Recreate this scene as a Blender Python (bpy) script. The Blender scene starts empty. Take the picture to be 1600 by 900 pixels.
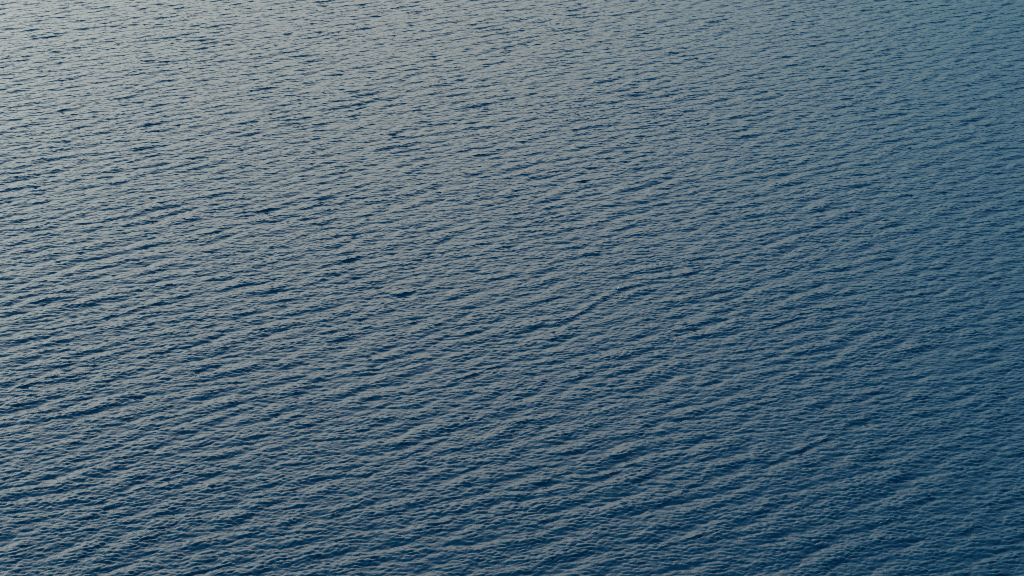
import bpy, bmesh, math, random
import numpy as np

sc = bpy.context.scene
R = math.radians

# ------------------------------------------------------------------ camera
CAM_H = 340.0
cam_d = bpy.data.cameras.new("camera")
cam = bpy.data.objects.new("camera", cam_d)
sc.collection.objects.link(cam)
cam.location = (0.0, 0.0, CAM_H)
cam.rotation_euler = (R(90 - 17.0), 0.0, 0.0)
cam_d.sensor_width = 36.0
cam_d.angle = R(25.0)
cam_d.clip_start = 1.0
cam_d.clip_end = 90000.0
sc.camera = cam

# ------------------------------------------------------------------ sky, sun
SUN_ELEV = R(10.0)
SUN_AZ = R(-62.0)            # measured from straight ahead (+Y), negative = to the left
world = bpy.data.worlds.new("World")
sc.world = world
world.use_nodes = True
nt = world.node_tree
nt.nodes.clear()
out = nt.nodes.new("ShaderNodeOutputWorld")
bg = nt.nodes.new("ShaderNodeBackground")
sky = nt.nodes.new("ShaderNodeTexSky")
sky.sky_type = 'NISHITA'
sky.sun_disc = False
sky.sun_elevation = SUN_ELEV
sky.sun_rotation = SUN_AZ     # 0 is +Y in Blender, positive turns clockwise seen from above
sky.altitude = 0.0
sky.air_density = 1.0
sky.dust_density = 4.5
sky.ozone_density = 3.0
bg.inputs["Strength"].default_value = 0.12
# thin grey overcast all round the low sky, clearing to blue higher up
N_ = nt.nodes.new
geo = N_("ShaderNodeTexCoord")
sep = N_("ShaderNodeSeparateXYZ")
nt.links.new(geo.outputs["Generated"], sep.inputs[0])
bank = N_("ShaderNodeMapRange")
bank.interpolation_type = 'SMOOTHSTEP'
bank.inputs["From Min"].default_value = 0.15
bank.inputs["From Max"].default_value = 0.63
bank.inputs["To Min"].default_value = 1.0
bank.inputs["To Max"].default_value = 0.0
nt.links.new(sep.outputs["Z"], bank.inputs["Value"])
bw = N_("ShaderNodeRGBToBW")
nt.links.new(sky.outputs[0], bw.inputs[0])


def mul(color, value):
    t = N_("ShaderNodeMix")
    t.data_type = 'RGBA'
    t.blend_type = 'MULTIPLY'
    t.inputs["Factor"].default_value = 1.0
    t.inputs["B"].default_value = (*value, 1)
    nt.links.new(color, t.inputs["A"])
    return t.outputs["Result"]


mixs = N_("ShaderNodeMix")
mixs.data_type = 'RGBA'
# the haze is thick and grey round the low sun and thins out away from it
dot = N_("ShaderNodeVectorMath")
dot.operation = 'DOT_PRODUCT'
dot.inputs[1].default_value = (math.sin(SUN_AZ), math.cos(SUN_AZ), 0.0)
nt.links.new(geo.outputs["Generated"], dot.inputs[0])
veil = N_("ShaderNodeMapRange")
veil.interpolation_type = 'SMOOTHSTEP'
veil.inputs["From Min"].default_value = 0.20
veil.inputs["From Max"].default_value = 0.50
veil.inputs["To Min"].default_value = 0.22
veil.inputs["To Max"].default_value = 1.0
nt.links.new(dot.outputs["Value"], veil.inputs["Value"])
both = N_("ShaderNodeMath")
both.operation = 'MULTIPLY'
nt.links.new(bank.outputs["Result"], both.inputs[0])
nt.links.new(veil.outputs["Result"], both.inputs[1])
nt.links.new(both.outputs[0], mixs.inputs["Factor"])
nt.links.new(mul(sky.outputs[0], (0.11, 0.46, 0.53)), mixs.inputs["A"])
# an overcast is brighter higher up than along the horizon
lift = N_("ShaderNodeMath")
lift.operation = 'MULTIPLY_ADD'
lift.use_clamp = False
lift.inputs[1].default_value = 1.8
lift.inputs[2].default_value = 0.58
nt.links.new(sep.outputs["Z"], lift.inputs[0])
gray = N_("ShaderNodeMath")
gray.operation = 'MULTIPLY'
nt.links.new(bw.outputs[0], gray.inputs[0])
nt.links.new(lift.outputs[0], gray.inputs[1])
nt.links.new(mul(gray.outputs[0], (1.025, 1.06, 0.96)), mixs.inputs["B"])
nt.links.new(mixs.outputs["Result"], bg.inputs["Color"])
nt.links.new(bg.outputs[0], out.inputs["Surface"])

sun_d = bpy.data.lights.new("sun", 'SUN')
sun_d.energy = 0.5
sun_d.angle = R(35.0)
sun_d.color = (1.0, 0.86, 0.72)
sun = bpy.data.objects.new("sun", sun_d)
sc.collection.objects.link(sun)
sun.location = (-60, 60, 120)
sun.rotation_euler = (R(90) - SUN_ELEV, 0.0, -SUN_AZ + R(180))

sc.view_settings.view_transform = 'Standard'
sc.view_settings.look = 'None'
sc.view_settings.gamma = 1.0
sc.view_settings.use_curve_mapping = False
sc.view_settings.exposure = 2.2
sc.cycles.use_denoising = False
sc.cycles.filter_width = 0.75          # a crisp lens

# ------------------------------------------------------------------ wave field
WIND = math.atan2(-0.70, 0.71)          # the waves run towards the camera and to the right

RIPPLE = math.atan2(-0.98, 0.18)        # the short waves run more nearly straight at the camera


def lam_(k):
    return 2 * np.pi / k


def spectrum_tile(L, N, lam_lo, lam_hi, lam_peak, slope, seed, rot=0.0, spread_hi=1.6, expo=-3.7, spread_lo=7.0, turn=10.0):
    """heights and sideways displacement of one periodic patch of wind sea"""
    rng = np.random.default_rng(seed)
    k1 = np.fft.fftfreq(N, d=L / N).astype(np.float64) * 2 * np.pi
    kx, ky = np.meshgrid(k1, k1[: N // 2 + 1], indexing='ij')
    ky = np.abs(ky)
    k = np.hypot(kx, ky)
    k[0, 0] = 1e-6
    kp = 2 * np.pi / lam_peak
    # JONSWAP shaped wave number spectrum
    P = k ** expo * np.exp(-1.25 * (kp / k) ** 2)
    sig = np.where(k < kp, 0.07, 0.09)
    P *= 1.3 ** np.exp(-((np.sqrt(k / kp) - 1) ** 2) / (2 * sig ** 2))
    t = np.clip(np.log(turn * k / (2 * np.pi)) / np.log(7.0 / 3.0), 0, 1)   # the swell turns to chop below this length
    th = np.arctan2(ky, kx) - (WIND + (RIPPLE - WIND) * t - rot)
    s = np.clip(7.0 * (kp / k) ** 1.2, spread_hi, spread_lo)
    P *= 1 + 0.9 * np.clip((np.log(lam_(k) / 8.0)) / 0.4, 0, 1)           # a clear low swell
    if lam_hi > 20:
        P *= 1 - 0.8 * np.exp(-(np.log(lam_(k) / 7.0) / 0.38) ** 2)          # little between swell and chop
    D = np.abs(np.cos(th)) ** (2 * s) + 0.05 + 0.40 * np.clip(1 - kp / k * 1.6, 0, 1)
    norm = 1.0 / (np.sqrt(np.pi / (s + 0.5)) + 0.4)
    P *= D * norm
    lam = 2 * np.pi / k

    def edge(x, a, b):
        t = np.clip((x - a) / (b - a), 0, 1)
        return t * t * (3 - 2 * t)
    P *= edge(np.log(lam), math.log(lam_lo * 0.85), math.log(lam_lo * 1.15))
    P *= 1 - edge(np.log(lam), math.log(lam_hi * 0.85), math.log(lam_hi * 1.15))
    amp = np.sqrt(P)
    h = amp * (rng.normal(size=k.shape) + 1j * rng.normal(size=k.shape)) / math.sqrt(2)
    h[0, 0] = 0
    h *= slope / np.fft.irfft2(1j * ky * h, s=(N, N)).std()      # set the roughness seen from the camera's side
    f = lambda a: np.fft.irfft2(a, s=(N, N)).astype(np.float32)
    return f(h), f(-1j * kx / k * h), f(-1j * ky / k * h)


def sample(tile, L, x, y, rot=0.0):
    """bilinear lookup of a periodic patch at world points"""
    N = tile[0].shape[0]
    c, s = math.cos(rot), math.sin(rot)
    u = (x * c + y * s) * (N / L)
    v = (-x * s + y * c) * (N / L)
    iu = np.floor(u); fu = (u - iu).astype(np.float32)
    iv = np.floor(v); fv = (v - iv).astype(np.float32)
    iu = iu.astype(np.int64) % N; iv = iv.astype(np.int64) % N
    ju = (iu + 1) % N; jv = (iv + 1) % N
    r = []
    for t in tile:
        r.append((t[iu, iv] * (1 - fu) + t[ju, iv] * fu) * (1 - fv)
                 + (t[iu, jv] * (1 - fu) + t[ju, jv] * fu) * fv)
    h, dx, dy = r
    return h, dx * c - dy * s, dx * s + dy * c


LA, LB, LG = 2150.0, 310.0, 2200.0
tileA = spectrum_tile(LA, 4096, 4.5, 130.0, 18.0, 0.060, 11, 0.0)
tileB = spectrum_tile(LB, 2048, 1.2, 3.3, 16.0, 0.130, 23, R(19), spread_hi=0.9, expo=-4.5)
tileM = spectrum_tile(530.0, 1536, 3.0, 9.0, 16.0, 0.050, 37, R(-31), spread_hi=1.2, spread_lo=1.6, turn=14.0)
CHOP = 1.0
LEAN = 1.3                              # the wind pushes the crests forward


def gust_tile(N, lam_lo, lam_hi, seed):
    """soft random field for cat's paws and calmer lanes"""
    rng = np.random.default_rng(seed)
    k1 = np.fft.fftfreq(N, d=LG / N)
    kx, ky = np.meshgrid(k1, k1, indexing='ij')
    c, s = math.cos(WIND), math.sin(WIND)
    kk = np.hypot((kx * c + ky * s), (-kx * s + ky * c) * 1.8)     # lanes lie along the crests
    band = (kk > 1 / lam_hi) & (kk < 1 / lam_lo)
    f = np.fft.ifft2(np.where(band, 1 / np.maximum(kk, 1e-6), 0) * np.fft.fft2(rng.normal(size=(N, N)))).real
    f /= f.std()
    return (f.astype(np.float32),) * 3


gust = gust_tile(512, 16.0, 240.0, 5)


# the taller crests that stand out of the chop: two ends on the water in metres, height in metres
PITCH, FOC = R(17.0), 800.0 / math.tan(R(12.5))


def on_water(px, py):
    a = PITCH + math.atan((py - 450.0) / FOC)
    y = CAM_H / math.tan(a)
    d = y * math.cos(PITCH) + CAM_H * math.sin(PITCH)
    return (px - 800.0) / FOC * d, y


CRESTS = [(*on_water(a, b_), *on_water(c, d), e * 0.95) for a, b_, c, d, e in (
    (845, 520, 985, 443, 0.46), (560, 650, 640, 612, 0.30), (700, 600, 790, 566, 0.30), (0, 615, 125, 572, 0.36),
    (470, 327, 600, 286, 0.36), (385, 335, 440, 318, 0.30), (945, 364, 1005, 345, 0.34), (830, 347, 885, 335, 0.26),
    (760, 668, 860, 650, 0.32), (300, 896, 400, 868, 0.34), (1180, 735, 1345, 655, 0.32), (420, 845, 590, 768, 0.32),
    (1010, 795, 1115, 740, 0.28), (130, 505, 300, 458, 0.30), (440, 433, 605, 388, 0.30), (825, 278, 880, 263, 0.30),
    (725, 247, 765, 237, 0.28), (1050, 436, 1105, 413, 0.28), (1175, 520, 1260, 490, 0.24), (0, 470, 120, 438, 0.28),
    (160, 265, 260, 236, 0.26), (1290, 640, 1400, 600, 0.24), (620, 530, 720, 488, 0.26), (140, 790, 260, 745, 0.28),
    (880, 740, 990, 700, 0.26), (1420, 860, 1540, 815, 0.26), (1330, 300, 1400, 285, 0.22), (560, 130, 640, 112, 0.24),
    (60, 180, 150, 160, 0.24), (1120, 220, 1180, 208, 0.22))]
_r = random.Random(41)
for _ in range(130):                     # and many lower ones strewn over the whole water
    _y = _r.uniform(740, 1980)
    _x = _r.uniform(-0.26, 0.26) * _y
    _a = math.atan2(0.72, 0.70) + _r.gauss(-0.15, 0.16)
    _l = _r.uniform(10, 34)
    CRESTS.append((_x, _y, _x + _l * math.cos(_a), _y + _l * math.sin(_a), _r.uniform(0.12, 0.27)))


def crests(x, y):
    h = np.zeros(x.shape, np.float32); dx = h.copy(); dy = h.copy()
    for i, (xa, ya, xb, yb, amp) in enumerate(CRESTS):
        mx, my, ln = (xa + xb) / 2, (ya + yb) / 2, math.hypot(xb - xa, yb - ya)
        tx, ty = (xb - xa) / ln, (yb - ya) / ln
        nx, ny = ty, -tx                                  # down the front of the crest, towards the camera
        r0 = np.searchsorted(ys, my - ln - 22); r1 = np.searchsorted(ys, my + ln + 22)
        u = (x[r0:r1] - mx) * tx + (y[r0:r1] - my) * ty
        v = (x[r0:r1] - mx) * nx + (y[r0:r1] - my) * ny
        v = v + 0.6 * np.sin(u * 0.12 + i) + 0.5 * np.sin(u * 0.4 + 2.1 * i)
        k = 2 * math.pi / (10.5 + 2.4 * math.sin(i * 2.4))
        env = np.exp(-(u / (0.48 * ln)) ** 2 - (v / 5.5) ** 2) * (0.8 + 0.45 * np.sin(u * 0.38 + i * 1.7))
        c = amp * env * np.cos(k * v)
        s = -amp * env * np.sin(k * v) + 1.2 * np.abs(c) * c / max(amp, 1e-3) * 0.6
        h[r0:r1] += c; dx[r0:r1] += s * nx; dy[r0:r1] += s * ny
    return h, dx, dy


def waves(x, y):
    hA, xA, yA = sample(tileA, LA, x, y)
    hC, xC, yC = crests(x, y)
    sd = hA.std()
    hM, xM, yM = sample(tileM, 530.0, x, y, R(-31))
    hA = hA + hM; xA = xA + xM; yA = yA + yM
    hA = hA + hC; xA = xA + xC; yA = yA + yC
    hB, xB, yB = sample(tileB, LB, x, y, R(19))
    g = sample(gust, LG, x, y)[0]
    # ripples are rougher in the gusts and on the crests than in the lee of them
    m = np.clip(1.0 + 0.10 * g + 0.30 * hA / sd, 0.3, 2.2)
    h = hA + m * hB
    lean = LEAN * (hA + 0.3 * m * hB + np.abs(h) * 0.3)
    return h, CHOP * (1.3 * xA + 1.3 * m * xB) + lean * math.cos(WIND), CHOP * (1.3 * yA + 1.3 * m * yB) + lean * math.sin(WIND)


# ------------------------------------------------------------------ water
def grow(start, step, far, rate=1.25):
    v, r = start, []
    while v < far:
        v += step
        step *= rate
        r.append(v)
    return r


NU, Y0, Y1 = 1060, 705.0, 2059.0
rows = [Y0]
while rows[-1] < Y1:
    rows.append(rows[-1] + 0.62 * (rows[-1] / Y0) ** 0.78)
core_rows = len(rows)
near = [Y0 - (v - 0) for v in grow(0.0, 0.3, 4000.0)]
far = grow(rows[-1], 0.6, 45000.0)
ys = np.array(near[::-1] + rows + far)
ucore = np.linspace(-1, 1, NU)
ug = np.array(grow(1.0, 0.004, 400.0))
us = np.concatenate([-ug[::-1], ucore, ug])
width = np.interp(ys, [Y0, Y1, 3000.0], [195.0, 485.0, 750.0])
X = us[None, :] * width[:, None]
Y = np.repeat(ys[:, None], len(us), axis=1)


def fade(v, a, b):
    t = np.clip((v - a) / (b - a), 0, 1)
    return 1 - t * t * (3 - 2 * t)


keep = (fade(np.abs(us), 1.0, 1.6)[None, :] * fade(ys, Y1, Y1 + 250)[:, None]
        * fade(-ys, -Y0, -Y0 + 120)[:, None]).astype(np.float32)
H, DX, DY = waves(X, Y)
co = np.stack([X + DX * keep, Y + DY * keep, H * keep], axis=-1).astype(np.float32)
nr, nc = X.shape
idx = np.arange(nr * nc, dtype=np.int32).reshape(nr, nc)
quads = np.stack([idx[:-1, :-1], idx[:-1, 1:], idx[1:, 1:], idx[1:, :-1]], axis=-1).reshape(-1, 4)
me = bpy.data.meshes.new("water")
me.vertices.add(nr * nc)
me.vertices.foreach_set("co", co.reshape(-1))
nq = len(quads)
me.loops.add(nq * 4)
me.loops.foreach_set("vertex_index", quads.reshape(-1))
me.polygons.add(nq)
me.polygons.foreach_set("loop_start", np.arange(0, nq * 4, 4, dtype=np.int32))
me.polygons.foreach_set("use_smooth", np.ones(nq, dtype=bool))
me.update(calc_edges=True)
water = bpy.data.objects.new("water", me)
sc.collection.objects.link(water)
water["kind"] = "structure"
water["label"] = "dark blue open sea covered in small wind waves"
print(("water rms height", float(H.std()), "slope", float(np.abs(np.diff(H[:, :], axis=0) / np.diff(ys)[:, None])[len(near):len(near)+core_rows].std()), "quads", nq))

m = bpy.data.materials.new("sea_water")
m.use_nodes = True
n = m.node_tree
b = n.nodes["Principled BSDF"]
b.inputs["Base Color"].default_value = (0.0001, 0.037, 0.073, 1)
b.inputs["Roughness"].default_value = 0.03
b.inputs["IOR"].default_value = 1.333
tc = n.nodes.new("ShaderNodeTexCoord")
mp = n.nodes.new("ShaderNodeMapping")
mp.inputs["Rotation"].default_value = (0, 0, -RIPPLE)
mp.inputs["Scale"].default_value = (1.0, 0.4, 1.0)
n.links.new(tc.outputs["Object"], mp.inputs["Vector"])
prev = None
for scale, dist, detail in ((1.4, 0.075, 1.0), (3.6, 0.018, 1.0)):
    nz = n.nodes.new("ShaderNodeTexNoise")
    nz.inputs["Scale"].default_value = scale
    nz.inputs["Detail"].default_value = detail
    nz.inputs["Roughness"].default_value = 0.55
    nz.inputs["Distortion"].default_value = 0.4
    n.links.new(mp.outputs[0], nz.inputs["Vector"])
    bp = n.nodes.new("ShaderNodeBump")
    bp.inputs["Strength"].default_value = 1.0
    bp.inputs["Distance"].default_value = dist
    n.links.new(nz.outputs["Fac"], bp.inputs["Height"])
    if prev:
        n.links.new(prev.outputs["Normal"], bp.inputs["Normal"])
    prev = bp
n.links.new(prev.outputs["Normal"], b.inputs["Normal"])
me.materials.append(m)

# ------------------------------------------------------------------ foam on the breaking crests
fm = bpy.data.materials.new("sea_foam")
fm.use_nodes = True
fb = fm.node_tree.nodes["Principled BSDF"]
fb.inputs["Roughness"].default_value = 0.75
fn = fm.node_tree.nodes.new("ShaderNodeTexNoise")
fn.inputs["Scale"].default_value = 9.0
fr = fm.node_tree.nodes.new("ShaderNodeValToRGB")
fr.color_ramp.elements[0].color = (0.66, 0.64, 0.60, 1)
fr.color_ramp.elements[1].color = (0.86, 0.83, 0.78, 1)
ft = fm.node_tree.nodes.new("ShaderNodeTexCoord")
fm.node_tree.links.new(ft.outputs["Object"], fn.inputs["Vector"])
fm.node_tree.links.new(fn.outputs["Fac"], fr.inputs["Fac"])
fm.node_tree.links.new(fr.outputs["Color"], fb.inputs["Base Color"])


def foam(px, py, length, label, seed):
    """a ragged tumbling ridge of foam set on the highest water near one point"""
    x0, y0 = on_water(px, py)
    rng = random.Random(seed)
    near_ = np.hypot(co[..., 0] - x0, (co[..., 1] - y0) * 0.7) < 3.6
    k = np.argmax(np.where(near_, co[..., 2], -9))
    cx, cy, cz = (float(v) for v in co.reshape(-1, 3)[k])
    bm = bmesh.new()
    nu, nv = 15, 9
    grid = []
    for i in range(nu):
        u = i / (nu - 1) * 2 - 1
        taper = (1 - u * u) ** 0.6 * rng.uniform(0.7, 1.1)
        row = []
        for j in range(nv):
            a = j / (nv - 1) * math.pi * 1.15 - 0.35
            rr = 0.24 * length * taper * rng.uniform(0.75, 1.2)
            row.append(bm.verts.new((u * length / 2 + rng.uniform(-.03, .03) * length,
                                     -rr * math.cos(a), rr * 0.9 * math.sin(a))))
        grid.append(row)
    for i in range(nu - 1):
        for j in range(nv - 1):
            bm.faces.new((grid[i][j], grid[i][j + 1], grid[i + 1][j + 1], grid[i + 1][j]))
    bmesh.ops.recalc_face_normals(bm, faces=bm.faces)
    fme = bpy.data.meshes.new("whitecap")
    bm.to_mesh(fme); bm.free()
    for p in fme.polygons:
        p.use_smooth = True
    fme.materials.append(fm)
    o = bpy.data.objects.new("whitecap", fme)
    sc.collection.objects.link(o)
    o.location = (cx, cy, cz - 0.03)
    o.rotation_euler = (0, 0, R(38))
    o["label"] = label
    o["category"] = "whitecap"
    o["group"] = "foam flecks on breaking crests"


foam(961, 454, 2.7, "largest white foam fleck, on the tall wave crest near the middle of the sea", 3)
foam(990, 347, 1.4, "small pale foam fleck on a thin crest farther out beyond the largest fleck", 8)
foam(1441, 7, 1.7, "tiny far foam fleck among the ripples close to the top edge on the right", 12)
